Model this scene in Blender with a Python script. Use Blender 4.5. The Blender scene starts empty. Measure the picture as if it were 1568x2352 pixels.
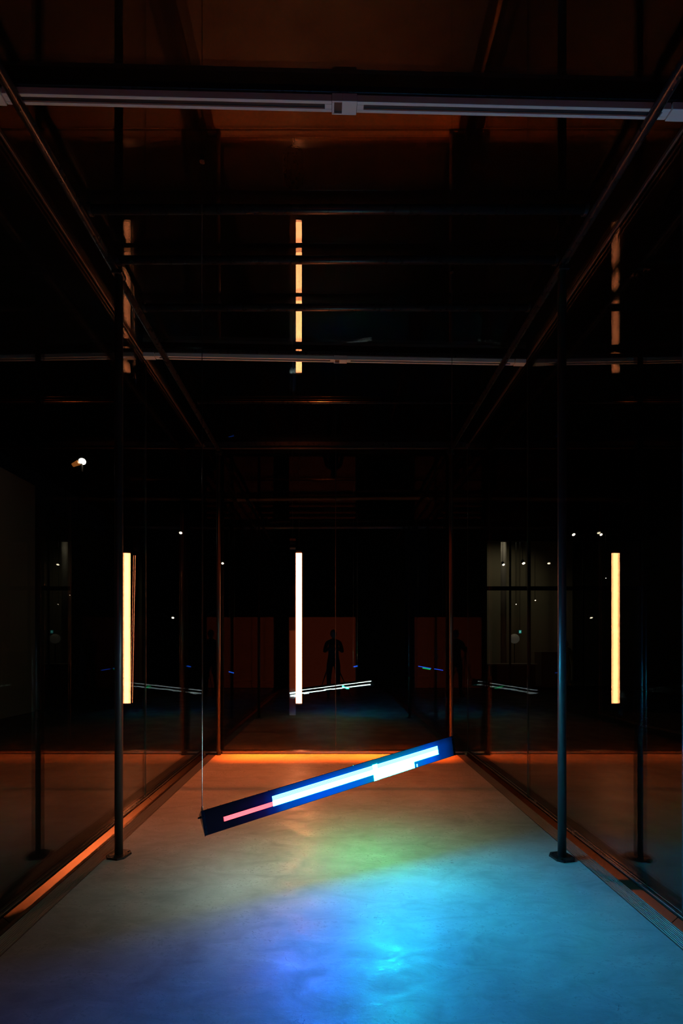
import bpy, bmesh, math, random
from mathutils import Vector, Matrix
random.seed(7)
PI = math.pi
S = bpy.context.scene
C = S.collection

# ------------------------------------------------------------------ camera, world, exposure
cam_d = bpy.data.cameras.new('camera')
cam = bpy.data.objects.new('camera', cam_d); C.objects.link(cam)
cam.location = (0, 0, 1.30); cam.rotation_euler = (PI/2, 0, 0)
cam_d.sensor_fit = 'HORIZONTAL'; cam_d.sensor_width = 36; cam_d.lens = 36*1045/1568
cam_d.shift_x = 22/1568; cam_d.shift_y = 309/1568
cam_d.clip_start = 0.02; cam_d.clip_end = 100
S.camera = cam
w = bpy.data.worlds.new('world'); S.world = w; w.use_nodes = True
w.node_tree.nodes['Background'].inputs[0].default_value = (0.0002, 0.00022, 0.0003, 1)
w.node_tree.nodes['Background'].inputs[1].default_value = 1.0
S.view_settings.view_transform = 'Standard'; S.view_settings.look = 'None'
S.view_settings.gamma = 1; S.view_settings.use_curve_mapping = False
S.view_settings.exposure = 0.0
S.cycles.max_bounces = 14; S.cycles.glossy_bounces = 8; S.cycles.transparent_max_bounces = 40
S.cycles.diffuse_bounces = 3; S.cycles.sample_clamp_indirect = 4.0
S.cycles.caustics_reflective = True; S.cycles.caustics_refractive = False

# light levels (linear)
L_COLUMN = (34, 8.8, 3.2)         # orange LED column
L_BLUE = (1.3, 32, 225)            # blue rows of the hanging sign
L_CYAN = (1.3, 105, 240)            # cyan half of the rows
L_BLOCK = (1.6, 150, 110)          # green-cyan block of the sign
L_RED = (13, .75, 1.0)
L_BACKROW = (15, 19, 18)
L_GREEN = (3.0, 260, 60)

# ------------------------------------------------------------------ room measures (metres)
GL, GR, GB, GF = -1.57, 1.65, 5.54, -3.4    # glass planes left, right, back, front end of the box
CZ = 3.73                                    # underside of the glass ceiling
JOINTS = (3.84, 2.14, 0.44, -1.26)           # joints between side panes

# ------------------------------------------------------------------ helpers
def mat(name, base=(.5,.5,.5), rough=.5, metal=0.0, spec=.5, emit=None, es=0.0, coat=0.0):
    m = bpy.data.materials.new(name); m.use_nodes = True
    b = m.node_tree.nodes['Principled BSDF']
    b.inputs['Base Color'].default_value = (*base, 1); b.inputs['Roughness'].default_value = rough
    b.inputs['Metallic'].default_value = metal; b.inputs['Specular IOR Level'].default_value = spec
    b.inputs['Coat Weight'].default_value = coat
    if emit: b.inputs['Emission Color'].default_value = (*emit, 1); b.inputs['Emission Strength'].default_value = es
    return m
class N:
    def __init__(s, m): s.t = m.node_tree; s.n = s.t.nodes; s.l = s.t.links
    def new(s, typ, **kw):
        n = s.n.new(typ)
        for k, v in kw.items():
            if hasattr(n, k): setattr(n, k, v)
            else: n.inputs[k].default_value = v
        return n
    def link(s, a, b): s.l.new(a, b)
    def math(s, op, a, b=None, c=None, clamp=False):
        n = s.n.new('ShaderNodeMath'); n.operation = op; n.use_clamp = clamp
        for i, v in enumerate((a, b, c)):
            if v is None: continue
            if isinstance(v, (int, float)): n.inputs[i].default_value = v
            else: s.l.new(v, n.inputs[i])
        return n.outputs[0]
def noise_rough(m, scale, lo, hi, bump=0.0, stretch=(1,1,1)):
    g = N(m); b = g.n['Principled BSDF']
    tc = g.new('ShaderNodeTexCoord'); mp = g.new('ShaderNodeMapping'); mp.inputs['Scale'].default_value = stretch
    g.link(tc.outputs['Object'], mp.inputs['Vector'])
    nz = g.new('ShaderNodeTexNoise'); nz.inputs['Scale'].default_value = scale; nz.inputs['Detail'].default_value = 5
    g.link(mp.outputs[0], nz.inputs['Vector'])
    mr = g.new('ShaderNodeMapRange'); mr.inputs['From Min'].default_value = .3; mr.inputs['From Max'].default_value = .7
    mr.inputs['To Min'].default_value = lo; mr.inputs['To Max'].default_value = hi
    g.link(nz.outputs['Fac'], mr.inputs['Value']); g.link(mr.outputs[0], b.inputs['Roughness'])
    if bump:
        bp = g.new('ShaderNodeBump'); bp.inputs['Strength'].default_value = bump; bp.inputs['Distance'].default_value = .002
        g.link(nz.outputs['Fac'], bp.inputs['Height']); g.link(bp.outputs[0], b.inputs['Normal'])
    return m
def glass_mat(name, tint=(.93,.95,.94), ior=1.5, gain=1.0):
    m = bpy.data.materials.new(name); m.use_nodes = True; g = N(m); g.n.clear()
    out = g.new('ShaderNodeOutputMaterial'); tr = g.new('ShaderNodeBsdfTransparent'); gl = g.new('ShaderNodeBsdfGlossy')
    tr.inputs[0].default_value = (*tint, 1); gl.inputs['Roughness'].default_value = 0.0
    gl.inputs['Color'].default_value = (gain, gain, gain, 1)
    geo = g.new('ShaderNodeNewGeometry'); fr = g.new('ShaderNodeFresnel')
    i = g.math('ADD', g.math('MULTIPLY', geo.outputs['Backfacing'], 1/ior - ior), ior)
    g.link(i, fr.inputs['IOR'])
    mx = g.new('ShaderNodeMixShader'); g.link(fr.outputs[0], mx.inputs[0]); g.link(tr.outputs[0], mx.inputs[1]); g.link(gl.outputs[0], mx.inputs[2])
    g.link(mx.outputs[0], out.inputs[0])
    return m
def emit_mat(name, col, dots=None, duty=.34, gap=.02, axes=('X','Z'), mottle=0.0):
    """emitting LED surface; dots = pitch in metres for a grid of round-ish pixels"""
    m = bpy.data.materials.new(name); m.use_nodes = True; g = N(m); g.n.clear()
    out = g.new('ShaderNodeOutputMaterial'); em = g.new('ShaderNodeEmission'); g.link(em.outputs[0], out.inputs[0])
    em.inputs[0].default_value = (*col, 1); em.inputs[1].default_value = 1
    if dots or mottle:
        tc = g.new('ShaderNodeTexCoord')
    if dots:
        sp = g.new('ShaderNodeSeparateXYZ'); g.link(tc.outputs['Object'], sp.inputs[0])
        ds = []
        for ax in axes:
            fr = g.math('FRACT', g.math('DIVIDE', sp.outputs[ax], dots))
            ds.append(g.math('ABSOLUTE', g.math('SUBTRACT', fr, .5)))
        mask = g.math('LESS_THAN', g.math('MAXIMUM', ds[0], ds[1]), duty)
        g.link(g.math('ADD', g.math('MULTIPLY', mask, 1-gap), gap), em.inputs[1])
    elif mottle:
        br = g.new('ShaderNodeTexNoise'); br.inputs['Scale'].default_value = 9; br.inputs['Detail'].default_value = 3
        g.link(tc.outputs['Object'], br.inputs['Vector'])
        g.link(g.math('ADD', g.math('MULTIPLY', br.outputs['Fac'], mottle*2), 1-mottle), em.inputs[1])
    return m
def bx(bm, lo, hi, mi=0):
    vs = [bm.verts.new((x, y, z)) for x in (lo[0], hi[0]) for y in (lo[1], hi[1]) for z in (lo[2], hi[2])]
    for f in ((0,1,3,2),(4,6,7,5),(0,4,5,1),(2,3,7,6),(0,2,6,4),(1,5,7,3)):
        bm.faces.new([vs[i] for i in f]).material_index = mi
def cyl(bm, p, q, r, n=20, r2=None):
    p = Vector(p); q = Vector(q); d = (q-p); L = d.length; r2 = r if r2 is None else r2
    M = Matrix.Translation((p+q)/2) @ d.to_track_quat('Z', 'Y').to_matrix().to_4x4()
    bmesh.ops.create_cone(bm, cap_ends=True, segments=n, radius1=r, radius2=r2, depth=L, matrix=M)
def prism(bm, pts, x0, x1):
    """extrude a (y,z) outline along x"""
    a = [bm.verts.new((x0, y, z)) for y, z in pts]; b = [bm.verts.new((x1, y, z)) for y, z in pts]
    n = len(pts); bm.faces.new(a); bm.faces.new(b[::-1])
    for i in range(n): bm.faces.new((a[i], b[i], b[(i+1) % n], a[(i+1) % n]))
def plate(bm, x0, x1, o, d, nrm, t0, t1, th=.0015, skew=0.0):
    """thin slab on a sloped face: o = face origin (y,z), d = unit direction up the face, nrm = outward normal"""
    P = lambda x, t, h: (x, o[0]+d[0]*t+nrm[0]*h, o[1]+d[1]*t+nrm[1]*h)
    vs = [bm.verts.new(P(x + (skew if t == t1 else 0), t, h)) for x in (x0, x1) for t in (t0, t1) for h in (.0003, th)]
    for f in ((0,1,3,2),(4,6,7,5),(0,4,5,1),(2,3,7,6),(0,2,6,4),(1,5,7,3)): bm.faces.new([vs[i] for i in f])
def obj(name, bm, m, parent=None, bevel=0, smooth=False, loc=None):
    bmesh.ops.recalc_face_normals(bm, faces=bm.faces)
    me = bpy.data.meshes.new(name); bm.to_mesh(me); bm.free()
    for x in (m if isinstance(m, (list, tuple)) else [m]): me.materials.append(x)
    if smooth:
        for p in me.polygons: p.use_smooth = len(p.vertices) == 4
    o = bpy.data.objects.new(name, me); C.objects.link(o)
    if parent: o.parent = parent
    if loc: o.location = loc
    if bevel:
        b = o.modifiers.new('bevel', 'BEVEL'); b.width = bevel; b.segments = 2; b.limit_method = 'ANGLE'
    return o
def tag(o, label, cat, group=None):
    o['label'] = label; o['category'] = cat
    if group: o['group'] = group
    return o
def thing(name, label, cat, loc=(0,0,0), group=None):
    o = bpy.data.objects.new(name, None); C.objects.link(o); o.location = loc; o.empty_display_size = .1
    return tag(o, label, cat, group)
def struct(name, bm, m, label=None, **k):
    o = obj(name, bm, m, **k); o['kind'] = 'structure'
    if label: o['label'] = label
    return o
def B(): return bmesh.new()
def box(lo, hi):
    b = B(); bx(b, lo, hi); return b
def dup(root, loc, label=None):
    r = root.copy(); C.objects.link(r); r.location = loc
    if label: r['label'] = label
    for ch in list(root.children):
        c = ch.copy(); C.objects.link(c); c.parent = r
        for gch in list(ch.children):
            d = gch.copy(); C.objects.link(d); d.parent = c
    return r

# ------------------------------------------------------------------ materials
def concrete():
    m = mat('polished_concrete', (.35,.34,.33), .4); g = N(m); b = g.n['Principled BSDF']
    tc = g.new('ShaderNodeTexCoord')
    def nz(scale, detail=6, rough=.55, dist=0, sc=(1,1,1)):
        mp = g.new('ShaderNodeMapping'); mp.inputs['Scale'].default_value = sc; g.link(tc.outputs['Object'], mp.inputs[0])
        n = g.new('ShaderNodeTexNoise'); n.inputs['Scale'].default_value = scale; n.inputs['Detail'].default_value = detail
        n.inputs['Roughness'].default_value = rough; n.inputs['Distortion'].default_value = dist
        g.link(mp.outputs[0], n.inputs['Vector']); return n.outputs['Fac']
    def ramp(v, a, c):
        r = g.new('ShaderNodeMapRange'); r.inputs['From Min'].default_value = a; r.inputs['From Max'].default_value = c; g.link(v, r.inputs[0]); return r.outputs[0]
    big = nz(1.1, 6, .6, .6); mid = nz(4.5, 8, .65, .8, (1, 2.2, 1)); fine = nz(38, 6, .7, 0, (1, 1.6, 1)); grain = nz(260, 3, .6)
    # darker and lighter trowel clouds
    cloud = g.math('ADD', g.math('MULTIPLY', big, .55), g.math('MULTIPLY', mid, .45))
    cr = g.new('ShaderNodeValToRGB'); e = cr.color_ramp.elements
    e[0].position = .34; e[0].color = (.27,.265,.26,1); e[1].position = .62; e[1].color = (.52,.51,.50,1)
    g.link(cloud, cr.inputs[0])
    # hairline cracks
    vo = g.new('ShaderNodeTexVoronoi'); vo.feature = 'DISTANCE_TO_EDGE'; vo.inputs['Scale'].default_value = 1.35
    wa = g.new('ShaderNodeVectorMath'); wa.operation = 'ADD'
    nv = g.new('ShaderNodeTexNoise'); nv.inputs['Scale'].default_value = 3.5; nv.inputs['Detail'].default_value = 8
    g.link(tc.outputs['Object'], nv.inputs['Vector'])
    sc = g.new('ShaderNodeVectorMath'); sc.operation = 'SCALE'; sc.inputs['Scale'].default_value = .55
    g.link(nv.outputs['Color'], sc.inputs[0]); g.link(tc.outputs['Object'], wa.inputs[0]); g.link(sc.outputs[0], wa.inputs[1]); g.link(wa.outputs[0], vo.inputs['Vector'])
    crack = g.math('MULTIPLY', g.math('LESS_THAN', vo.outputs['Distance'], .0015), g.math('GREATER_THAN', mid, .55))
    # small pits
    pv = g.new('ShaderNodeTexVoronoi'); pv.inputs['Scale'].default_value = 5.0; g.link(tc.outputs['Object'], pv.inputs['Vector'])
    pit = g.math('MULTIPLY', g.math('LESS_THAN', pv.outputs['Distance'], .013), g.math('GREATER_THAN', fine, .5))
    dark = g.math('SUBTRACT', 1.0, g.math('MULTIPLY', g.math('MAXIMUM', crack, pit), .38))
    dk2 = g.math('MULTIPLY', dark, g.math('ADD', .9, g.math('MULTIPLY', grain, .2)))
    # paler margin along the back glass: bright strip of light put into the colour
    sp = g.new('ShaderNodeSeparateXYZ'); g.link(tc.outputs['Object'], sp.inputs[0])
    edge = ramp(g.math('ADD', sp.outputs['Y'], g.math('MULTIPLY', mid, .02)), 5.19, 5.24)
    mul = g.math('MULTIPLY', dk2, g.math('ADD', 1.0, g.math('MULTIPLY', edge, .25)))
    vm = g.new('ShaderNodeVectorMath'); vm.operation = 'SCALE'; g.link(cr.outputs[0], vm.inputs[0]); g.link(mul, vm.inputs['Scale'])
    g.link(vm.outputs[0], b.inputs['Base Color'])
    # worn shiny patches
    r1 = ramp(g.math('ADD', g.math('MULTIPLY', mid, .6), g.math('MULTIPLY', fine, .4)), .44, .58)
    r2 = ramp(g.math('ADD', g.math('MULTIPLY', fine, .6), g.math('MULTIPLY', nz(95, 5, .7), .4)), .52, .60)
    rr = g.math('SUBTRACT', g.math('ADD', .52, g.math('MULTIPLY', r1, -.22)), g.math('MULTIPLY', g.math('MULTIPLY', r1, r2), .14)); g.link(rr, b.inputs['Roughness'])
    b.inputs['Specular IOR Level'].default_value = .5
    h = g.math('ADD', g.math('MULTIPLY', fine, .5), g.math('MULTIPLY', mid, 1.2))
    h = g.math('SUBTRACT', h, g.math('MULTIPLY', g.math('MAXIMUM', crack, pit), .5))
    bp = g.new('ShaderNodeBump'); bp.inputs['Strength'].default_value = .35; bp.inputs['Distance'].default_value = .004
    g.link(h, bp.inputs['Height']); g.link(bp.outputs[0], b.inputs['Normal'])
    return m
M_conc = concrete()
M_dark = noise_rough(mat('dark_hall_floor', (.012,.012,.013), .3), 3, .35, .6)
M_wall = noise_rough(mat('hall_plaster', (.22,.21,.17), .9), 2, .8, .95)
M_black = noise_rough(mat('black_wall', (.010,.010,.011), .7), 2, .6, .8)
M_paint = noise_rough(mat('black_satin_paint', (.016,.017,.019), .3), 30, .24, .36)
M_track = noise_rough(mat('track_white_aluminium', (.80,.80,.76), .45), 40, .35, .5)
M_post = noise_rough(mat('post_metallic_paint', (.09,.09,.095), .35, .75), 6, .32, .42)
M_slot = mat('track_slot_black', (.02,.02,.022), .5)
M_alu = noise_rough(mat('brushed_aluminium', (.45,.43,.41), .3, 1.0), 2, .25, .28)
M_sill = mat('sill_copper_bronze', (.42,.24,.14), .26, 1.0)
M_bronze = noise_rough(mat('anodised_channel', (.20,.16,.14), .35, .8), 50, .3, .45, 0)
M_slat = noise_rough(mat('grille_slat_metal', (.52,.48,.45), .35, .85), 50, .28, .42, 0)
M_trench = mat('trench_black', (.01,.01,.01), .8)
M_glass = glass_mat('clear_glass')
M_cglass = glass_mat('ceiling_glass', (.80,.83,.82), gain=.8)
M_edge = mat('polished_glass_edge', (.03,.04,.04), .12, 0, .6)
M_steel = mat('stainless_cable', (.75,.75,.75), .25, 1.0)
M_house = noise_rough(mat('sign_black_housing', (.012,.012,.014), .3), 40, .22, .35)
M_mirror = mat('black_mirror_panel', (.38,.38,.39), .03, 1.0)
M_warm = mat('warm_lamp_lens', (1,.9,.7), .3, emit=(1,.80,.55), es=9)
M_hot = mat('bright_lamp_lens', (1,.97,.9), .3, emit=(1,.95,.85), es=14)
M_bolt = mat('bolt_steel', (.8,.8,.82), .2, 1.0)
M_bracket = mat('lamp_bracket_steel', (.6,.5,.45), .35, .8)

# ------------------------------------------------------------------ structure
TR_L0, TR_L1 = -1.49, -1.39        # grille zones left and right
TR_R0, TR_R1 = 1.50, 1.60
struct('floor', box((TR_L1, GF, -.12), (TR_R0, GB, 0)), M_conc, 'pale polished concrete floor of the glass room')
# black hall floor outside, four pieces around the trench and slab
b = B(); bx(b, (-9, -8, -.14), (GL-.04, 20, -.01)); bx(b, (GR+.04, -8, -.14), (9.5, 20, -.01))
bx(b, (GL-.04, GB, -.14), (GR+.04, 20, -.01)); bx(b, (GL-.04, -8, -.14), (GR+.04, GF, -.01))
bx(b, (GL-.04, GF, -.16), (TR_L1, GB, -.05)); bx(b, (TR_R0, GF, -.16), (GR+.04, GB, -.05))
struct('floor_hall', b, M_dark, 'dark hall floor outside the glass')
struct('ceiling_hall', box((-9, -8, 6.6), (9.5, 20, 6.7)), M_black)
struct('wall_back', box((-9, 18, -.01), (2.9, 18.2, 6.6)), M_black)
struct('wall_left', box((-6.2, 2.0, -.01), (-6.0, 9.2, 4.55)), M_wall, 'dim olive plaster wall beyond the left glass')
struct('wall_left_far', box((-6.2, 9.4, -.01), (-6.0, 18, 4.2)), M_black)
struct('wall_right', box((9.3, -8, -.01), (9.5, 20, 6.6)), M_black)
struct('wall_front', box((-9, -7.2, -.01), (9.5, -7.0, 6.6)), M_black)

# glass panes (12 mm) of walls and ceiling
ys = [GF] + sorted(JOINTS) + [GB]
n = 1; tn = 1
g_ = .004
for side, x0 in (('left', GL-.012), ('right', GR)):
    for i in range(len(ys)-1):
        struct('window_%d' % n, box((x0, ys[i]+g_, .025), (x0+.012, ys[i+1]-g_, CZ-.02)), M_glass, 'clear glass pane of the %s wall' % side); n += 1
    for y in JOINTS:
        xi = GL-.014 if side == 'left' else GR-.002
        struct('trim_%d' % tn, box((xi, y-.0035, .03), (xi+.016, y+.0035, CZ-.02)), M_edge, 'glossy glass joint of the %s wall' % side, bevel=.001); tn += 1
xm = .045
for a_, c_ in ((GL, xm-g_), (xm+g_, GR)):
    struct('window_%d' % n, box((a_, GB, .025), (c_, GB+.012, CZ-.02)), M_glass, 'clear glass pane of the back wall'); n += 1
struct('trim_%d' % tn, box((xm-.0035, GB-.001, .03), (xm+.0035, GB+.013, CZ-.02)), M_slot, 'glossy joint in the middle of the back glass', bevel=.001); tn += 1
for xx in (GL-.006, GR+.006):
    struct('trim_%d' % tn, box((xx-.004, GB-.004, .03), (xx+.004, GB+.014, CZ-.02)), M_edge, 'glass corner joint', bevel=.001); tn += 1
for i in range(len(ys)-1):
    struct('window_%d' % n, box((GL, ys[i]+g_, CZ), (GR, ys[i+1]-g_, CZ+.014)), M_cglass, 'clear glass pane of the ceiling'); n += 1
# bottom channels and top channels of the walls
def rail(axis, at, lo, hi, z0, z1, wd, m, label):
    global tn
    b = B()
    if axis == 'y': bx(b, (at-wd, lo, z0), (at-.007, hi, z1)); bx(b, (at+.007, lo, z0), (at+wd, hi, z1)); bx(b, (at-wd, lo, z0), (at+wd, hi, z0+.012))
    else: bx(b, (lo, at-wd, z0), (hi, at-.007, z1)); bx(b, (lo, at+.007, z0), (hi, at+wd, z1)); bx(b, (lo, at-wd, z0), (hi, at+wd, z0+.012))
    o = struct('trim_%d' % tn, b, m, label, bevel=.003); tn += 1; return o
rail('y', GL-.006, GF, GB+.03, .0, .038, .022, M_alu, 'metal base channel of the left glass wall')
rail('y', GR+.006, GF, GB+.03, .0, .038, .022, M_alu, 'metal base channel of the right glass wall')
rail('x', GB+.006, GL, GR, .0, .034, .045, M_alu, 'metal base channel of the back glass wall')
for xx, lab in ((GL+.012, 'left'), (GR-.012, 'right')):
    struct('trim_%d' % tn, box((xx-.006, GF, CZ-.022), (xx+.006, GB, CZ-.001)), M_bronze, 'bronze channel along the top of the %s glass wall' % lab, bevel=.002); tn += 1
b = B(); bx(b, (GL, GB-.022, CZ-.028), (GR, GB-.002, CZ-.001)); bx(b, (GL, GB-.10, CZ-.03), (GR, GB-.075, CZ-.003))
struct('trim_%d' % tn, b, M_bronze, 'double metal channel along the top of the back glass', bevel=.002); tn += 1
# sloping metal sill between grille and glass shoe
for x0, x1, lab in ((GL+.056, GL+.024, 'left'), (GR-.054, GR-.024, 'right')):
    b = B(); sgn = 1 if x1 > x0 else -1
    for a_, c_ in zip(ys[:-1], ys[1:]):
        vs = [b.verts.new(p) for p in ((x0,a_+.002,0),(x0,c_-.002,0),(x1,c_-.002,.026),(x1,a_+.002,.026),(x0,a_+.002,-.05),(x0,c_-.002,-.05),(x1,c_-.002,-.05),(x1,a_+.002,-.05))]
        for f in ((0,1,2,3),(7,6,5,4),(0,4,5,1),(1,5,6,2),(2,6,7,3),(3,7,4,0)): b.faces.new([vs[k] for k in f])
    fx = (GL+.056, TR_L0) if sgn < 0 else (TR_R1, GR-.054)
    bx(b, (fx[0], GF, -.05), (fx[1], GB-.05, -.001))
    struct('trim_%d' % tn, b, M_sill, 'metal sill strip along the %s floor grille' % lab); tn += 1

# ------------------------------------------------------------------ floor grilles
def grille(x0, x1, side):
    t = thing('floor_grille', 'long slatted metal floor grille along the foot of the %s glass wall' % side, 'floor grille', (x0, GF, 0))
    nsl = 9; p = (x1-x0)/nsl
    b = B()
    for i in range(nsl):
        for k in range(3):      # three lengths
            y0 = (GB-.05-GF)/3*k; y1 = (GB-.05-GF)/3*(k+1)-.004
            bx(b, (p*i+.0020, y0, -.012), (p*i+p-.0020, y1, .0))
    obj('slats', b, M_slat, t, bevel=.0024)
    b = B(); bx(b, (0, 0, -.049), (.002, GB-.05-GF, .001)); bx(b, (x1-x0-.002, 0, -.049), (x1-x0, GB-.05-GF, .001))
    y = 0
    while y < GB-.05-GF-.02: bx(b, (.002, y, -.045), (x1-x0-.002, y+.006, -.013)); y += .30
    obj('frame', b, M_trench, t)
grille(TR_L0, TR_L1, 'left'); grille(TR_R0, TR_R1, 'right')

# ------------------------------------------------------------------ steel posts
def post(x, y, label, kind):
    t = thing('steel_post', label, 'post', (x, y, 0))
    b = B(); cyl(b, (0,0,.008), (0,0,3.61), .0245, 32); obj('tube', b, M_post, t, smooth=True)
    b = B()
    if kind == 'plate':
        s = .066; c = .03; sx = 1 if x > 0 else -1
        pts = [(-s-.0,-s+c),(-s+c,-s),(s-c,-s),(s,-s+c),(s,s-c),(s-c,s),(-s+c,s),(-s,s-c)]
        R = Matrix.Rotation(math.radians(12*sx), 3, 'Z')
        lo = [b.verts.new(R @ Vector((px,py,0))) for px,py in pts]; hi = [b.verts.new(R @ Vector((px*.96,py*.96,.012))) for px,py in pts]
        b.faces.new(lo); b.faces.new(hi)
        for i in range(8): b.faces.new((lo[i], lo[(i+1)%8], hi[(i+1)%8], hi[i]))
        obj('base_plate', b, M_paint, t, bevel=.002)
        for i in range(4):
            b = B(); a_ = PI/4+i*PI/2+math.radians(12*sx); cyl(b, (.055*math.cos(a_), .055*math.sin(a_), .011), (.055*math.cos(a_), .055*math.sin(a_), .017), .006, 6); obj('bolt', b, M_paint, t)
    else:
        cyl(b, (0,0,0), (0,0,.012), .030, 32); obj('base_collar', b, M_paint, t)
    b = B(); bx(b, (-.032,-.032,3.60), (.032,.032,3.625)); obj('top_bracket', b, M_paint, t, bevel=.003)
post(-1.325, 2.83, 'black steel post with base plate standing left on the concrete, nearest on that side', 'plate')
post(1.415, 2.80, 'black steel post with base plate standing right, one edge lit blue', 'plate')
post(-1.36, 5.46, 'steel post at the back left corner, lit bright orange', 'collar')
post(1.43, 5.46, 'dark steel post at the back right corner behind the hanging sign', 'collar')

# ------------------------------------------------------------------ ceiling frame
def tube_beam(name, p, q, r, label):
    mid = (Vector(p)+Vector(q))/2
    t = thing(name, label, 'beam', mid)
    b = B(); cyl(b, Vector(p)-mid, Vector(q)-mid, r, 28); obj('tube', b, M_paint, t, smooth=True)
    for e in (p, q):
        b = B(); d = (mid-Vector(e)).normalized(); e0 = Vector(e)-mid; cyl(b, e0, e0+d*.02, r*1.35, 28); obj('end_cap', b, M_paint, t)
tube_beam('ceiling_pipe', (-1.355, GF, 3.65), (-1.355, 5.50, 3.65), .024, 'long black ceiling pipe running into depth over the left posts')
tube_beam('ceiling_pipe', (1.42, GF, 3.65), (1.42, 5.50, 3.65), .024, 'long black ceiling pipe running into depth over the right posts')
tube_beam('cross_pipe', (-1.33, 2.49, 3.692), (1.395, 2.49, 3.692), .022, 'black cross pipe under the glass ceiling, highest of the three plain')
tube_beam('cross_pipe', (-1.33, 2.815, 3.692), (1.395, 2.815, 3.692), .022, 'black cross pipe joining the two front posts, middle of the three plain')
tube_beam('cross_pipe', (-1.33, 3.21, 3.692), (1.395, 3.21, 3.692), .022, 'black cross pipe with an orange lit underside, lowest of the three plain')
tube_beam('cross_pipe', (-1.33, 4.50, 3.712), (1.395, 4.50, 3.712), .010, 'slim cross rod close to the back wall under the glass ceiling')

def track(y_c, yaw, label, span, cx, adx):
    t = thing('lighting_track', label, 'lighting track', (cx, y_c, 3.70)); t.rotation_euler.z = yaw
    b = B(); bx(b, (-span/2, -.030, -.010), (span/2, .030, .018)); obj('mounting_beam', b, M_paint, t, bevel=.002)
    b = B()
    for a_, c_ in ((-span/2+.10, adx-.055), (adx+.055, span/2-.10)):
        bx(b, (a_, -.021, -.040), (c_, -.009, -.0105)); bx(b, (a_, .009, -.040), (c_, .021, -.0105))
        bx(b, (a_, -.009, -.016), (c_, .009, -.0105))
        bx(b, (a_, -.009, -.040), (a_+.03, .009, -.016)); bx(b, (c_-.03, -.009, -.040), (c_, .009, -.016))
    obj('profile', b, M_track, t, bevel=.0015)
    b = B()
    for a_, c_ in ((-span/2+.13, adx-.085), (adx+.085, span/2-.13)):
        bx(b, (a_, -.0085, -.0335), (c_, .0085, -.0165))
    obj('slot', b, M_slot, t)
    ad = B(); bx(ad, (adx-.054, -.026, -.045), (adx-.010, -.020, -.0105)); bx(ad, (adx-.054, .020, -.045), (adx-.010, .026, -.0105)); bx(ad, (adx-.010, -.026, -.045), (adx+.054, .026, -.0105)); bx(ad, (adx-.054, -.020, -.045), (adx-.044, .020, -.0105)); bx(ad, (adx-.044, -.02, -.03), (adx-.01, .02, -.0105))
    a_o = obj('power_feed', ad, M_track, t, bevel=.0015)
    b = B(); bx(b, (adx-.0435, -.0195, -.040), (adx-.0105, .0195, -.0305)); obj('socket', b, M_slot, a_o)
    for s in (-1, 1):
        b = B(); bx(b, (s*(span/2-.05)-.045, -.024, -.043), (s*(span/2-.05)+.045, .024, -.0105)); obj('end_feed', b, M_track, t, bevel=.002)
track(1.99, math.radians(1.15), 'grey lighting track crossing the whole picture at the top', 3.10, .04, .014)
track(3.76, math.radians(1.6), 'thin lighting track crossing farther back, warm lit, just above the middle', 3.16, .04, .03)

# ------------------------------------------------------------------ hanging LED sign
A = Vector((-.626, 2.257, .36)); Bp = Vector((.792, 2.926, .60))
ax = (Bp-A).normalized(); LEN = (Bp-A).length; nb = Vector((-ax.y, ax.x, 0)).normalized(); up = ax.cross(nb)
sign = thing('hanging_led_sign', 'long black triangular LED sign hung at a slant, glowing white, blue and red', 'LED sign', A)
sign.rotation_euler = Matrix((ax, nb, up)).transposed().to_euler()
H = .13; V2 = (.112, .070)
b = B(); prism(b, [(0,0), (0,H), V2], 0.0, LEN); obj('housing', b, M_house, sign, bevel=.0012)
PITCH = .0048
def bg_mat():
    m = bpy.data.materials.new('sign_face_glow'); m.use_nodes = True; g = N(m); b_ = g.n['Principled BSDF']
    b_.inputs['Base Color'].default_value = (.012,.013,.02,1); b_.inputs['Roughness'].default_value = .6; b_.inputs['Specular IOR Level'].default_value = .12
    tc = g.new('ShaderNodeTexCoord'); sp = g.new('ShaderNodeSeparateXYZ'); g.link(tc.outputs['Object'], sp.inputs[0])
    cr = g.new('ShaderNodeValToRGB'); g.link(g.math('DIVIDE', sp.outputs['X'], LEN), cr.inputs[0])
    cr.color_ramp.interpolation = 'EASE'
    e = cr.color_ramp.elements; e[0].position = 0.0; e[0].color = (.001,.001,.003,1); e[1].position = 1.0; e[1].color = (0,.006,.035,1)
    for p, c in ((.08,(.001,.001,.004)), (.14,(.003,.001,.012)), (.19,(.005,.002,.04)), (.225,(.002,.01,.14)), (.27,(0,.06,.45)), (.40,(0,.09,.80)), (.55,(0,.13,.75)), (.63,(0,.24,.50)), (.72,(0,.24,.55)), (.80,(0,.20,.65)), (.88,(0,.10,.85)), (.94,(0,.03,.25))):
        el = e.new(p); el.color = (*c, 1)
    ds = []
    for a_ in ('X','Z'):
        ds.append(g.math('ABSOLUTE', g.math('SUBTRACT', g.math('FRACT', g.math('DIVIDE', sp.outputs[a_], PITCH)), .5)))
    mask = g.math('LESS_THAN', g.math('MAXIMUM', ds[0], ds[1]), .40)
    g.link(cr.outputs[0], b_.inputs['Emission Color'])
    # glow spilling from the lit rows, painted as emission, fading towards the rim
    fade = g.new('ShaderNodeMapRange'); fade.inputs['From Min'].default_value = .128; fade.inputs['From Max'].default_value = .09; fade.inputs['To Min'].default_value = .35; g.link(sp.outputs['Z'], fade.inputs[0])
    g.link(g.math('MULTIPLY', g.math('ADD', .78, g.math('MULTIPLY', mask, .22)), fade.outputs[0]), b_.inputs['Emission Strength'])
    return m
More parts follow.
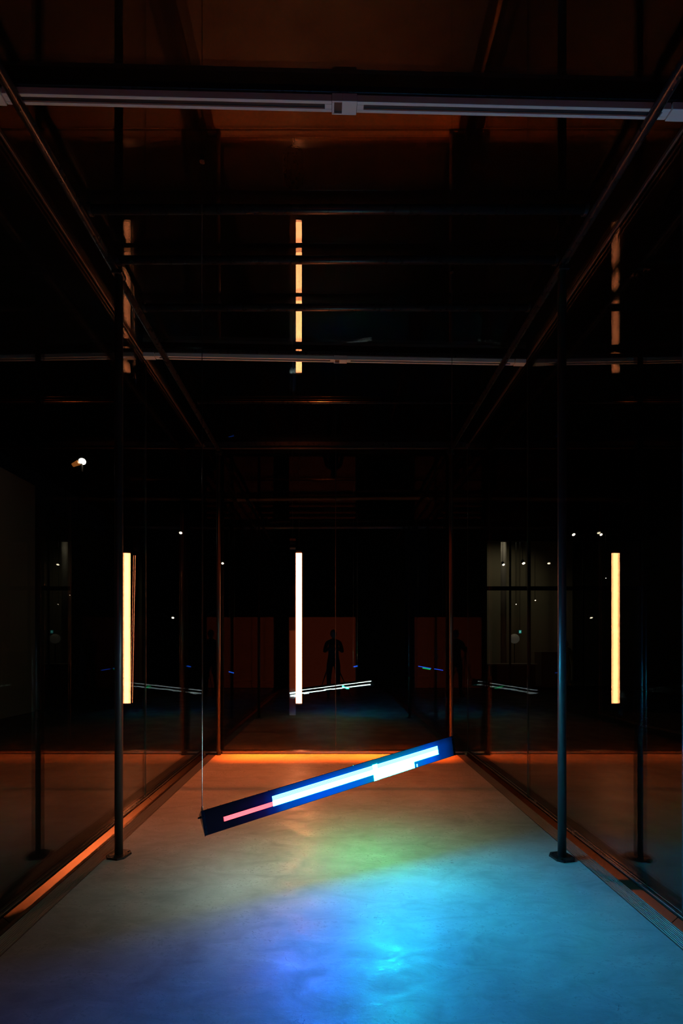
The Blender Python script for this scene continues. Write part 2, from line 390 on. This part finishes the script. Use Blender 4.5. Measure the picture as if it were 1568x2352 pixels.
b = B(); bx(b, (.012, -.0012, .003), (LEN-.012, -.0002, .1275)); face = obj('display_face', b, bg_mat(), sign)
M_red = emit_mat('red_pixels', L_RED, PITCH, .31, .008)
M_blue = emit_mat('blue_white_pixels', L_BLUE, PITCH, .49, .4)
M_bdot = emit_mat('pale_blue_pixels', (1.3, 9, 36), PITCH, .34, .012)
M_block = emit_mat('green_cyan_pixels', L_BLOCK)
def strip(name, x0, x1, z0, z1, m, th=.0025):
    b = B(); bx(b, (x0, -th, z0), (x1, -.0013, z1)); return obj(name, b, m, face)
strip('red_pixel_row', .099, .360, .0432, .0672, M_red)['label'] = 'row of red pixels'
strip('blue_white_pixel_row', .360, .978, .0416, .0720, M_blue)['label'] = 'solid glaring blue-white row'
strip('cyan_white_pixel_row', 1.012, 1.456, .0416, .0720, emit_mat('cyan_white_pixels', L_CYAN, PITCH, .49, .4))['label'] = 'solid glaring cyan-white row'
strip('dotted_pixel_row', .360, 1.456, .0720, .0950, M_bdot)['label'] = 'dotted pale blue row'
strip('green_pixel_block', 1.012, 1.268, .0045, .0415, M_block)['label'] = 'glaring block of green-cyan pixels'
strip('pixel_bar', .979, 1.0115, .0035, .0985, M_block, .0028)['label'] = 'upright glaring bar across the rows'
strip('pixel_mark', 1.284, 1.292, .006, .024, M_bdot)['label'] = 'small single pixel mark'
# sloping top face and under face, seen mirrored in the back glass
d1 = Vector((V2[0], V2[1]-H)); w1 = d1.length; d1.normalize(); n1 = (-d1.y, d1.x)
if n1[1] < 0: n1 = (-n1[0], -n1[1])
d2 = Vector(V2); w2 = d2.length; d2.normalize(); n2 = (d2.y, -d2.x)
M_row = emit_mat('pale_cyan_pixels', L_BACKROW); M_grn = emit_mat('green_pixels', L_GREEN)
def back(name, x0, x1, t0, t1, m, top=False, skew=0.0):
    b = B(); plate(b, x0, x1, (0, H) if top else (0, 0), d1 if top else d2, n1 if top else n2, t0, t1, skew=skew)
    return obj(name, b, m, sign)
back('upper_pixel_row', .03, LEN-.05, .072, .098, M_row, True)
back('lower_pixel_row', .03, .60, .042, .078, M_row)
back('lower_pixel_row', .57, .73, .060, .096, M_row)
back('lower_pixel_row', .73, LEN-.08, .048, .084, M_row)
back('lower_pixel_row', .10, .22, .012, .036, M_row)
back('green_pixel_slash', 1.02, 1.06, .010, .118, M_grn, skew=-.06)
back('green_pixel_mark', .97, 1.01, .128, .142, M_grn)
# bolts along the top front rim, end plates with a knob
for i in range(25):
    b = B(); x = .03 + i*(LEN-.06)/24; cyl(b, (x, .004, H-.003), (x, .004, H+.0005), .0018, 10); obj('bolt', b, M_bolt, sign)
for x, s in ((0, -1), (LEN, 1)):
    b = B(); prism(b, [(-.0015,-.0015), (-.0015,H+.0015), (V2[0]+.002,V2[1])], x, x+s*.004); e = obj('end_plate', b, M_house, sign)
    b = B(); cyl(b, (x+s*.004, .035, .085), (x+s*.020, .035, .085), .006, 12, .004); obj('knob', b, M_house, e)
def cable(s, y, label):
    p = A + ax*s + nb*y + up*H
    t = thing('hanging_cable', label, 'cable', p)
    ztop = 3.626 - p.z
    b = B(); cyl(b, (0,0,0), (0,0,3.722-p.z), .0019, 8); obj('wire', b, M_steel, t)
    b = B(); cyl(b, (0,0,.001), (0,0,.02), .006, 12, .003); obj('clamp', b, M_steel, t)
    b = B(); cyl(b, (0,0,3.700-p.z), (0,0,3.728-p.z), .012, 16); obj('ceiling_anchor', b, M_paint, t)
cable(.003, .004, 'thin steel cable holding the lower left end of the hanging sign')
cable(LEN-.003, .004, 'thin steel cable holding the raised right end of the hanging sign')

# ------------------------------------------------------------------ orange LED column behind the back glass
YC = 6.01
col = thing('led_column', 'tall narrow LED column glowing white-orange behind the back glass', 'LED column', (-.437, YC, .55))
b = B(); bx(b, (-.040, .012, -.02), (.040, .09, 2.02)); obj('housing', b, M_house, col, bevel=.002)
M_col = emit_mat('orange_pixels', L_COLUMN, mottle=.18)
b = B(); bx(b, (-.0385, 0, 0), (.0385, .0115, 1.985)); obj('lit_panel', b, M_col, col)
b = B(); cyl(b, (0,.05,2.02), (0,.05,6.05), .006, 10); obj('hanging_rod', b, M_paint, col)
mp = thing('mirror_panel', 'narrow black mirror panel hanging beside the left of the orange column', 'mirror panel', (-.523, YC+.03, .39))
mp.rotation_euler = (math.radians(-1.2), 0, math.radians(2.0))
b = B(); bx(b, (-.040, 0, 0), (.040, .006, 2.36)); obj('mirror', b, M_mirror, mp)
b = B(); bx(b, (-.041, .0065, -.002), (.041, .02, 2.362)); obj('backing', b, M_house, mp)
b = B(); cyl(b, (0,.013,2.36), (0,.013,6.21), .004, 10); obj('hanging_rod', b, M_paint, mp)

# ------------------------------------------------------------------ glow panel, photographer, tripod (seen mirrored in the back glass)
sc = thing('orange_glow_panel', 'tall dim glowing panel in place of the orange-lit background behind the photographer', 'glow panel', (-.30, -3.05, 0))
b = B(); bx(b, (-1.03, 0, .02), (1.03, .03, 2.21)); obj('lit_panel', b, emit_mat('dim_orange_glow', (.22, .03, .01)), sc)  # added emission panel, stands in for orange light on the background
b = B(); bx(b, (-1.06, -.03, 0), (1.06, -.002, 2.24)); bx(b, (-1.06,-.03,0), (1.06, .032, .018)); obj('frame', b, M_paint, sc)

def skin_body(name, joints, edges, m, parent, root=0, loc=None):
    me = bpy.data.meshes.new(name); me.from_pydata([j[0] for j in joints], edges, []); o = bpy.data.objects.new(name, me); C.objects.link(o)
    o.parent = parent; me.materials.append(m)
    sk = o.modifiers.new('skin', 'SKIN'); sk.use_smooth_shade = True
    for i, j in enumerate(joints):
        v = me.skin_vertices[0].data[i]; r = j[1]; v.radius = r if isinstance(r, tuple) else (r, r); v.use_root = (i == root)
    sb = o.modifiers.new('sub', 'SUBSURF'); sb.levels = 2; sb.render_levels = 2
    return o
M_cloth = noise_rough(mat('dark_clothes', (.012,.012,.014), .9), 30, .85, .95)
M_skin = noise_rough(mat('skin', (.35,.20,.14), .5), 30, .45, .6)
M_hair = mat('dark_hair', (.01,.008,.007), .6)
def person(label, loc, rz, top_m, arms_up=True, s=1.0, group=None):
    t = thing('person', label, 'person', loc); t.rotation_euler.z = rz; t.scale = (s, s, s)
    hz = 1.02 if arms_up else .92
    J = [((0,0,.95),(.15,.11)), ((0,0,1.12),(.135,.095)), ((0,0,1.32),(.165,.11)), ((0,0,1.44),(.10,.08)), ((0,.01,1.52),(.055,.055))]
    E = [(0,1),(1,2),(2,3),(3,4)]
    for sx in (-1, 1):
        k = len(J)
        if arms_up: arm = [((.17*sx,0,1.40),.062), ((.24*sx,.08,1.16),.046), ((.10*sx,.30,1.27),.034), ((.06*sx,.35,1.29),.028)]
        else: arm = [((.18*sx,0,1.40),.062), ((.23*sx,-.02,1.13),.046), ((.22*sx,.06,.90),.033), ((.21*sx,.08,.84),.028)]
        J += arm; E += [(3,k),(k,k+1),(k+1,k+2),(k+2,k+3)]
        k = len(J)
        J += [((.095*sx,0,.86),.10), ((.12*sx,.02,.50),.068), ((.13*sx,-.01,.12),.045), ((.13*sx,.0,.05),.045), ((.15*sx,.13,.035),.035)]
        E += [(0,k),(k,k+1),(k+1,k+2),(k+2,k+3),(k+3,k+4)]
    body = skin_body('body', J, E, top_m, t)
    b = B(); bmesh.ops.create_uvsphere(b, u_segments=24, v_segments=18, radius=1, matrix=Matrix.Translation((0,.02,1.62)) @ Matrix.Diagonal((.074,.094,.115,1)))
    for v in b.verts:      # chin, brow, eye sockets
        z = v.co.z-1.62
        if z < -.03: v.co.x *= 1+(z+.03)*3.0
        if v.co.y > .06 and abs(z) < .03 and abs(abs(v.co.x)-.03) < .016: v.co.y -= .008
    cyl(b, (0,.108,1.63), (0,.128,1.605), .008, 8, .013)
    for sx in (-1,1): cyl(b, (.070*sx,.02,1.615), (.082*sx,.012,1.62), .024, 12, .020)
    for f in b.faces: f.smooth = True
    obj('head', b, M_skin, t)
    b = B(); bmesh.ops.create_uvsphere(b, u_segments=24, v_segments=18, radius=1, matrix=Matrix.Translation((0,.005,1.645)) @ Matrix.Diagonal((.083,.095,.105,1)))
    bmesh.ops.delete(b, geom=[v for v in b.verts if v.co.z < 1.60 or (v.co.y > .055 and v.co.z < 1.70)], context='VERTS')
    for f in b.faces: f.smooth = True
    obj('hair', b, M_hair, t)
    for sx in (-1,1):
        b = B(); w_ = Vector(J[8 if sx == -1 else 17][0])
        d = Vector((-.2*sx, .8, .25)).normalized() if arms_up else Vector((0,.3,-1)).normalized()
        sd = Vector((sx,0,0)) if not arms_up else Vector((0,0,1))
        P = lambda q: tuple(q)
        js = [(P(w_-d*.01),.024), (P(w_+d*.05),(.034,.020))]; ed = [(0,1)]
        for i in range(4):
            o_ = sd*(.021-.014*i); a0 = w_+d*.07+o_; L_ = (.034,.040,.037,.028)[i]; k = len(js)
            js += [(P(a0),.0095), (P(a0+d*L_),.0085), (P(a0+d*L_*1.7+Vector((-sx*.012,0,-.012))),.0075)]; ed += [(1,k),(k,k+1),(k+1,k+2)]
        k = len(js); a0 = w_+d*.025+sd*.03
        js += [(P(a0),.011), (P(a0+d*.03+sd*.012),.0095)]; ed += [(0,k),(k,k+1)]
        b.free(); skin_body('hand', js, ed, M_skin, t)
    return t
person('photographer in dark clothes behind a tripod, faint dark silhouette in the back glass', (.04, -.92, 0), 0, M_cloth)
tr = thing('tripod', 'dark camera tripod in front of the photographer, faint in the back glass', 'tripod', (0, -.22, 0))
for a_ in (-38, 218, 90+180-12):
    b = B(); d = Vector((math.cos(math.radians(a_)), math.sin(math.radians(a_)), 0)); r = .62 if a_ == -38 else .45
    cyl(b, (0,0,1.08), d*r*.55+Vector((0,0,1.08-.55*1.06)), .014, 10); cyl(b, d*r*.5+Vector((0,0,1.08-.5*1.06)), d*r+Vector((0,0,.014)), .010, 10)
    obj('leg', b, M_paint, tr)
b = B(); cyl(b, (0,0,1.02), (0,0,1.18), .022, 16); bx(b, (-.03,-.04,1.18), (.03,.04,1.20)); obj('head', b, M_paint, tr)
cb = thing('camera_body', 'black camera mounted on top of the tripod', 'camera', (0, -.22, 1.205))
b = B(); bx(b, (-.068,-.05,0), (.068,-.005,.095)); bx(b, (-.022,-.05,.095), (.022,-.01,.12)); obj('body', b, M_paint, cb, bevel=.006)
b = B(); cyl(b, (0,-.005,.05), (0,.06,.05), .032, 24, .036); obj('lens', b, M_paint, cb)

# ------------------------------------------------------------------ hall beyond the glass
def at(px, py, Y): return ((px-762)/1045*Y, Y, 1.30+(1485-py)/1045*Y)
def spot_body(r, k=1.0):
    pass
def spotlight(px, py, Y, r, label, m=M_warm, aim=(.1, -.6, -.8), group='small ceiling spotlights far in the hall'):
    x, y, z = at(px, py, Y)
    t = thing('spotlight', label, 'spotlight', (x, y, z), group)
    d = Vector(aim).normalized()
    b = B(); cyl(b, -d*r*3.2, -d*r*.1, r*1.15, 20, r*1.25); obj('lamp_head', b, M_paint, t, smooth=True)
    b = B(); cyl(b, -d*r*.09, d*r*.12, r, 20); obj('lens', b, m, t)
    b = B(); cyl(b, -d*r*2, (-d.x*r*2, -d.y*r*2, 6.602-z), .008, 8); obj('stem', b, M_paint, t)
    return t
t = spotlight(189, 1060, 9.0, .062, 'bright oval spotlight with a steel bracket, high beyond the left glass', M_hot, (.25,-.62,-.75), None)
if 'group' in t: del t['group']
b = B(); bx(b, (-.008, -.02, -.20), (.006, .02, -.055)); bx(b, (-.06,-.02,-.055), (.006,.02,-.043)); obj('bracket', b, M_bracket, t, bevel=.002)
b = B(); cyl(b, (-.19,.0,-.075), (-.07,.0,-.02), .035, 18, .05); obj('shade', b, mat('copper_shade', (.55,.22,.07), .4, .3, emit=(.55,.16,.03), es=.45), t)
for px, py, Y, r, lab in ((415,1224,13,.038,'small warm spotlight beyond the left glass, above the middle orange line of light'),
    (511,1294,14,.033,'small warm spotlight just right of the orange lit back post'),
    (397,1419,15,.036,'small white spotlight low beyond the left glass, left of the post reflection'),
    (180,1294,14,.026,'tiny spotlight at the far left below the bright oval one'),
    (150,1349,15,.012,'pin-prick spotlight at the far left between two others'),
    (121,1489,13,.010,'lowest pin-prick spotlight at the far left'),
    (1317,1228,13,.040,'warm spotlight beyond the right glass, left one of the upper pair'),
    (1380,1228,13,.033,'warm spotlight beyond the right glass, right one of the upper pair'),
    (1156,1297,14,.034,'spotlight in the lobby, upper left one'),
    (1202,1294,14,.040,'spotlight in the lobby, upper right one and largest there'),
    (1209,1352,16,.022,'tiny spotlight in the lobby just right of the upper right one, lower'),
    (1157,1367,16,.018,'tiny spotlight in the lobby above the white column'),
    (1185,1388,16,.014,'faintest spotlight in the lobby over the round lamp'),
    (1229,1379,16,.018,'tiny spotlight at the right of the lobby'),
    (1019,1359,16,.016,'lone tiny spotlight left of the back right post'),
    (1391,1328,13,.009,'pin-prick spotlight left of the right orange reflection')):
    spotlight(px, py, Y, r, lab)

# dim lobby seen through the right glass: rear wall, column, globe lamp, sign, counter
struct('wall_lobby', box((4.2, 17.6, -.01), (9.3, 17.8, 5.6)), noise_rough(mat('lobby_plaster', (.5,.46,.36), .9), 2, .8, .95))
def slab(name, px0, py0, px1, py1, Y, th, m, label, cat):
    x0, _, z1 = at(px0, py0, Y); x1, _, z0 = at(px1, py1, Y)
    cx = (x0+x1)/2
    b = B(); bx(b, (x0-cx, 0, z0), (x1-cx, th, z1)); o = obj(name, b, m, bevel=.01, loc=(cx, Y, 0)); tag(o, label, cat); return o
# portal frame (black screen wall with an opening)
b = B(); X0 = at(1118,0,13.6)[0]; X1 = at(1560,0,13.6)[0]; zt = at(0,1243,13.6)[2]; zb = at(0,1352,13.6)[2]
bx(b, (2.9,13.6,-.01), (X0,13.7,6.6)); bx(b, (X0,13.6,zt), (9.3,13.7,6.6))
bx(b, (X0,13.6,zb-.05), (9.3,13.66,zb+.07)); bx(b, (X0,13.6,-.01), (9.3,13.7,.12))
for px in (1172, 1217, 1284, 1340, 1405, 1470):
    xx = at(px,0,13.6)[0]; bx(b, (xx-.02,13.6,.1), (xx+.02,13.66,zt))
struct('wall_portal', b, M_black, 'black framed opening of the lobby beyond the right glass')
lob = mat('white_lobby_column', (.7,.66,.58), .5)
b = B(); x, _, _ = at(1156, 0, 15); cyl(b, (0,0,-.01), (0,0,5.2), .09, 28); tag(obj('round_column', b, lob, smooth=True, loc=(x,15,0)), 'slim pale round column in the dim lobby', 'column')
x, y, z = at(1181, 1467, 15.2)
t = thing('globe_lamp', 'dim white globe lamp on a stand in the lobby', 'lamp', (x, y, 0))
b = B(); bmesh.ops.create_uvsphere(b, u_segments=24, v_segments=16, radius=.16, matrix=Matrix.Translation((0,0,z)))
for f in b.faces: f.smooth = True
obj('globe', b, mat('globe_glass', (.7,.65,.55), .4, emit=(.9,.8,.6), es=.035), t)
b = B(); cyl(b, (0,0,.03), (0,0,z-.15), .014, 12); obj('pole', b, M_paint, t)
b = B(); cyl(b, (0,0,-.01), (0,0,.03), .14, 24); obj('base', b, M_paint, t)
x, y, z = at(1194, 1451, 15.6)
t = thing('exit_sign', 'tiny teal lit exit sign in the lobby beside the globe lamp', 'sign', (x, y, z))
b = B(); bx(b, (-.045,0,-.055), (.045,.03,.055)); obj('box', b, M_paint, t)
b = B(); bx(b, (-.040,-.004,-.050), (.040,-.0005,.050)); obj('lit_face', b, emit_mat('teal_sign', (.03,.30,.26)), t)
b = B(); bx(b, (-.008,-.006,-.02), (.012,-.0045,.035)); bx(b, (-.02,-.006,-.035), (-.004,-.0045,-.005)); obj('symbol', b, emit_mat('sign_white', (.3,.7,.6)), t)
b = B(); cyl(b, (0,.015,.055), (0,.015,6.6-z), .006, 8); obj('stem', b, M_paint, t)
x, y, z = at(1200, 1530, 14.0)
t = thing('reception_counter', 'long low counter in the lobby behind the dashed orange light line', 'counter', (x, y, 0))
b = B(); bx(b, (-1.2,0,.05), (.40,.5,.72)); obj('body', b, mat('counter_front', (.10,.09,.07), .6), t, bevel=.01)
b = B(); bx(b, (-1.25,-.04,.72), (.44,.54,.77)); obj('counter_top', b, mat('counter_top', (.45,.42,.34), .5), t, bevel=.01)
b = B(); bx(b, (-1.2,.05,-.01), (.40,.48,.05)); obj('plinth', b, M_paint, t)
tb = slab('display_plinth', 1243, 1497, 1281, 1600, 14.4, .5, mat('plinth_olive', (.20,.18,.13), .7), 'olive plinth in the lobby at the left edge of the right post', 'plinth')
for v in tb.data.vertices:
    if v.co.z < .3: v.co.z = -.01
x, y, z = at(1272, 1480, 16)
person('person in a yellow top standing behind the lobby plinth', (x, 15.2, -.01), PI, noise_rough(mat('yellow_cloth', (.45,.33,.05), .9), 30, .85, .95), False, .86)

# gravel patch outside right
m = mat('gravel', (.16,.12,.09), .9); g = N(m); tc = g.new('ShaderNodeTexCoord'); vo = g.new('ShaderNodeTexVoronoi'); vo.inputs['Scale'].default_value = 22
g.link(tc.outputs['Object'], vo.inputs['Vector']); bp = g.new('ShaderNodeBump'); bp.inputs['Strength'].default_value = 1; bp.inputs['Distance'].default_value = .03
g.link(vo.outputs['Distance'], bp.inputs['Height']); g.link(bp.outputs[0], m.node_tree.nodes['Principled BSDF'].inputs['Normal'])
b = B()
pts = [(at(px, 1485, Y)[0], Y) for px, Y in ((1372,8.9),(1568,8.7),(1760,8.0),(1760,6.3),(1568,6.75),(1480,7.4))]
lo = [b.verts.new((x, y, -.01)) for x, y in pts]; hi = [b.verts.new((x, y, .025)) for x, y in pts]; b.faces.new(hi); b.faces.new(lo[::-1])
for i in range(6): b.faces.new((lo[i], lo[(i+1)%6], hi[(i+1)%6], hi[i]))
o = obj('gravel_bed', b, m); tag(o, 'rough brownish gravel bed on the hall floor beyond the right glass', 'gravel'); o['kind'] = 'stuff'

# small far LED bars out in the hall
def far_bar(p0, p1, Y, cols, label, hh=.03):
    a_ = Vector(at(*p0, Y)); c_ = Vector(at(*p1, Y)); L = (c_-a_).length; d = (c_-a_).normalized()
    t = thing('led_bar', label, 'LED bar', a_); t.rotation_euler = (0, -math.atan2(d.z, d.x), 0)
    b = B(); bx(b, (-.03, 0, -.05), (L+.03, .06, .05)); obj('housing', b, M_house, t)
    for x0, x1, z0, z1, c in cols:
        b = B(); bx(b, (x0*L, -.004, z0), (x1*L, -.0005, z1)); obj('pixel_row', b, emit_mat('far_pixels', c), t)
    for x in (0, L):
        b = B(); cyl(b, (x,.03,.05), (x+d.z*(6.61-a_.z-x*d.z), .03, (6.61-a_.z-x*d.z)*d.x), .003, 6); obj('cable', b, M_steel, t)
far_bar((960,1531), (1017,1541), 12, ((0,.52,.0,.02,(.01,.09,.75)), (.18,.50,-.03,0,(.0,.45,.10)), (.64,1,.005,.025,(.01,.06,.65))), 'far blue and green LED bar left of the back right post')
far_bar((812,1532), (821,1530), 12, ((0,1,-.01,.02,(.01,.10,.85)),), 'tiny far blue LED bar right of the middle of the back glass')
far_bar((525,1543), (537,1546), 12, ((0,1,-.01,.015,(.01,.08,.6)),), 'tiny far blue LED bar just right of the orange lit back post')

# ------------------------------------------------------------------ hall lamps
def area(name, loc, tgt, size, power, col):
    l = bpy.data.lights.new(name, 'AREA'); l.size = size; l.energy = power; l.color = col
    o = bpy.data.objects.new(name, l); C.objects.link(o); o.location = loc
    o.rotation_euler = (Vector(tgt)-Vector(loc)).to_track_quat('-Z', 'Y').to_euler(); return o
def spot(name, loc, tgt, power, col, ang=70, blend=.8, r=.05):
    l = bpy.data.lights.new(name, 'SPOT'); l.energy = power; l.color = col; l.spot_size = math.radians(ang); l.spot_blend = blend; l.shadow_soft_size = r
    o = bpy.data.objects.new(name, l); C.objects.link(o); o.location = loc
    o.rotation_euler = (Vector(tgt)-Vector(loc)).to_track_quat('-Z', 'Y').to_euler(); return o
spot('hall_wall_light', (-3.4, 4.6, 5.6), (-6.0, 6.4, 1.6), 16, (1,.88,.62), 90)
spot('lobby_light', (6.2, 15.4, 5.3), (6.4, 17.6, 1.8), 22, (1,.82,.50), 120)
spot('lobby_floor_light', (5.4, 14.6, 5.2), (5.8, 15.2, 0), 9, (1,.85,.6), 80)

# added orange lamp in an unseen can, brightens the back of the floor
M_can = M_paint
t = thing('added_downlight', 'added black lamp can, unseen above the glass ceiling, brightening the back floor', 'lamp', (-.40, 4.75, 6.1))
b = B()
ring = []
for z, r_ in ((.07,.112),(.30,.112),(.30,.108),(.07,.108)):
    ring.append([b.verts.new((r_*math.cos(i*PI/12), r_*math.sin(i*PI/12), z)) for i in range(24)])
for a_ in range(4):
    c_ = (a_+1) % 4
    for i in range(24): b.faces.new((ring[a_][i], ring[a_][(i+1)%24], ring[c_][(i+1)%24], ring[c_][i]))
obj('can', b, M_can, t)
b = B(); cyl(b, (0,0,.312), (0,0,.325), .107, 24); cyl(b, (0,0,.295), (0,0,.51), .012, 12); obj('stem', b, M_can, t)
o = spot('added_downlight_lamp', (-.40, 4.75, 6.385), (-.40, 4.55, 0), 1500, (1,.135,.02), 40, 1.0, .04)
# added wash light at the back ceiling edge, makes the bright floor strip
t = thing('added_slot_light', 'added thin slot light under the glass ceiling, brightening the floor along the back wall', 'lamp', (.04, 5.41, 3.70))
b = B(); bx(b, (-1.55,-.022,.0), (1.55,.022,.025)); bx(b, (-1.55,-.022,-.02), (1.55,-.018,0)); bx(b, (-1.55,.018,-.02), (1.55,.022,0)); obj('housing', b, M_paint, t)
l = bpy.data.lights.new('added_wash_lamp', 'AREA'); l.shape = 'RECTANGLE'; l.size = 2.56; l.size_y = .03; l.energy = 34; l.color = (1,.085,.004); l.spread = math.radians(12)
o = bpy.data.objects.new('added_wash_lamp', l); C.objects.link(o); o.location = (.04, 5.41, 3.698)
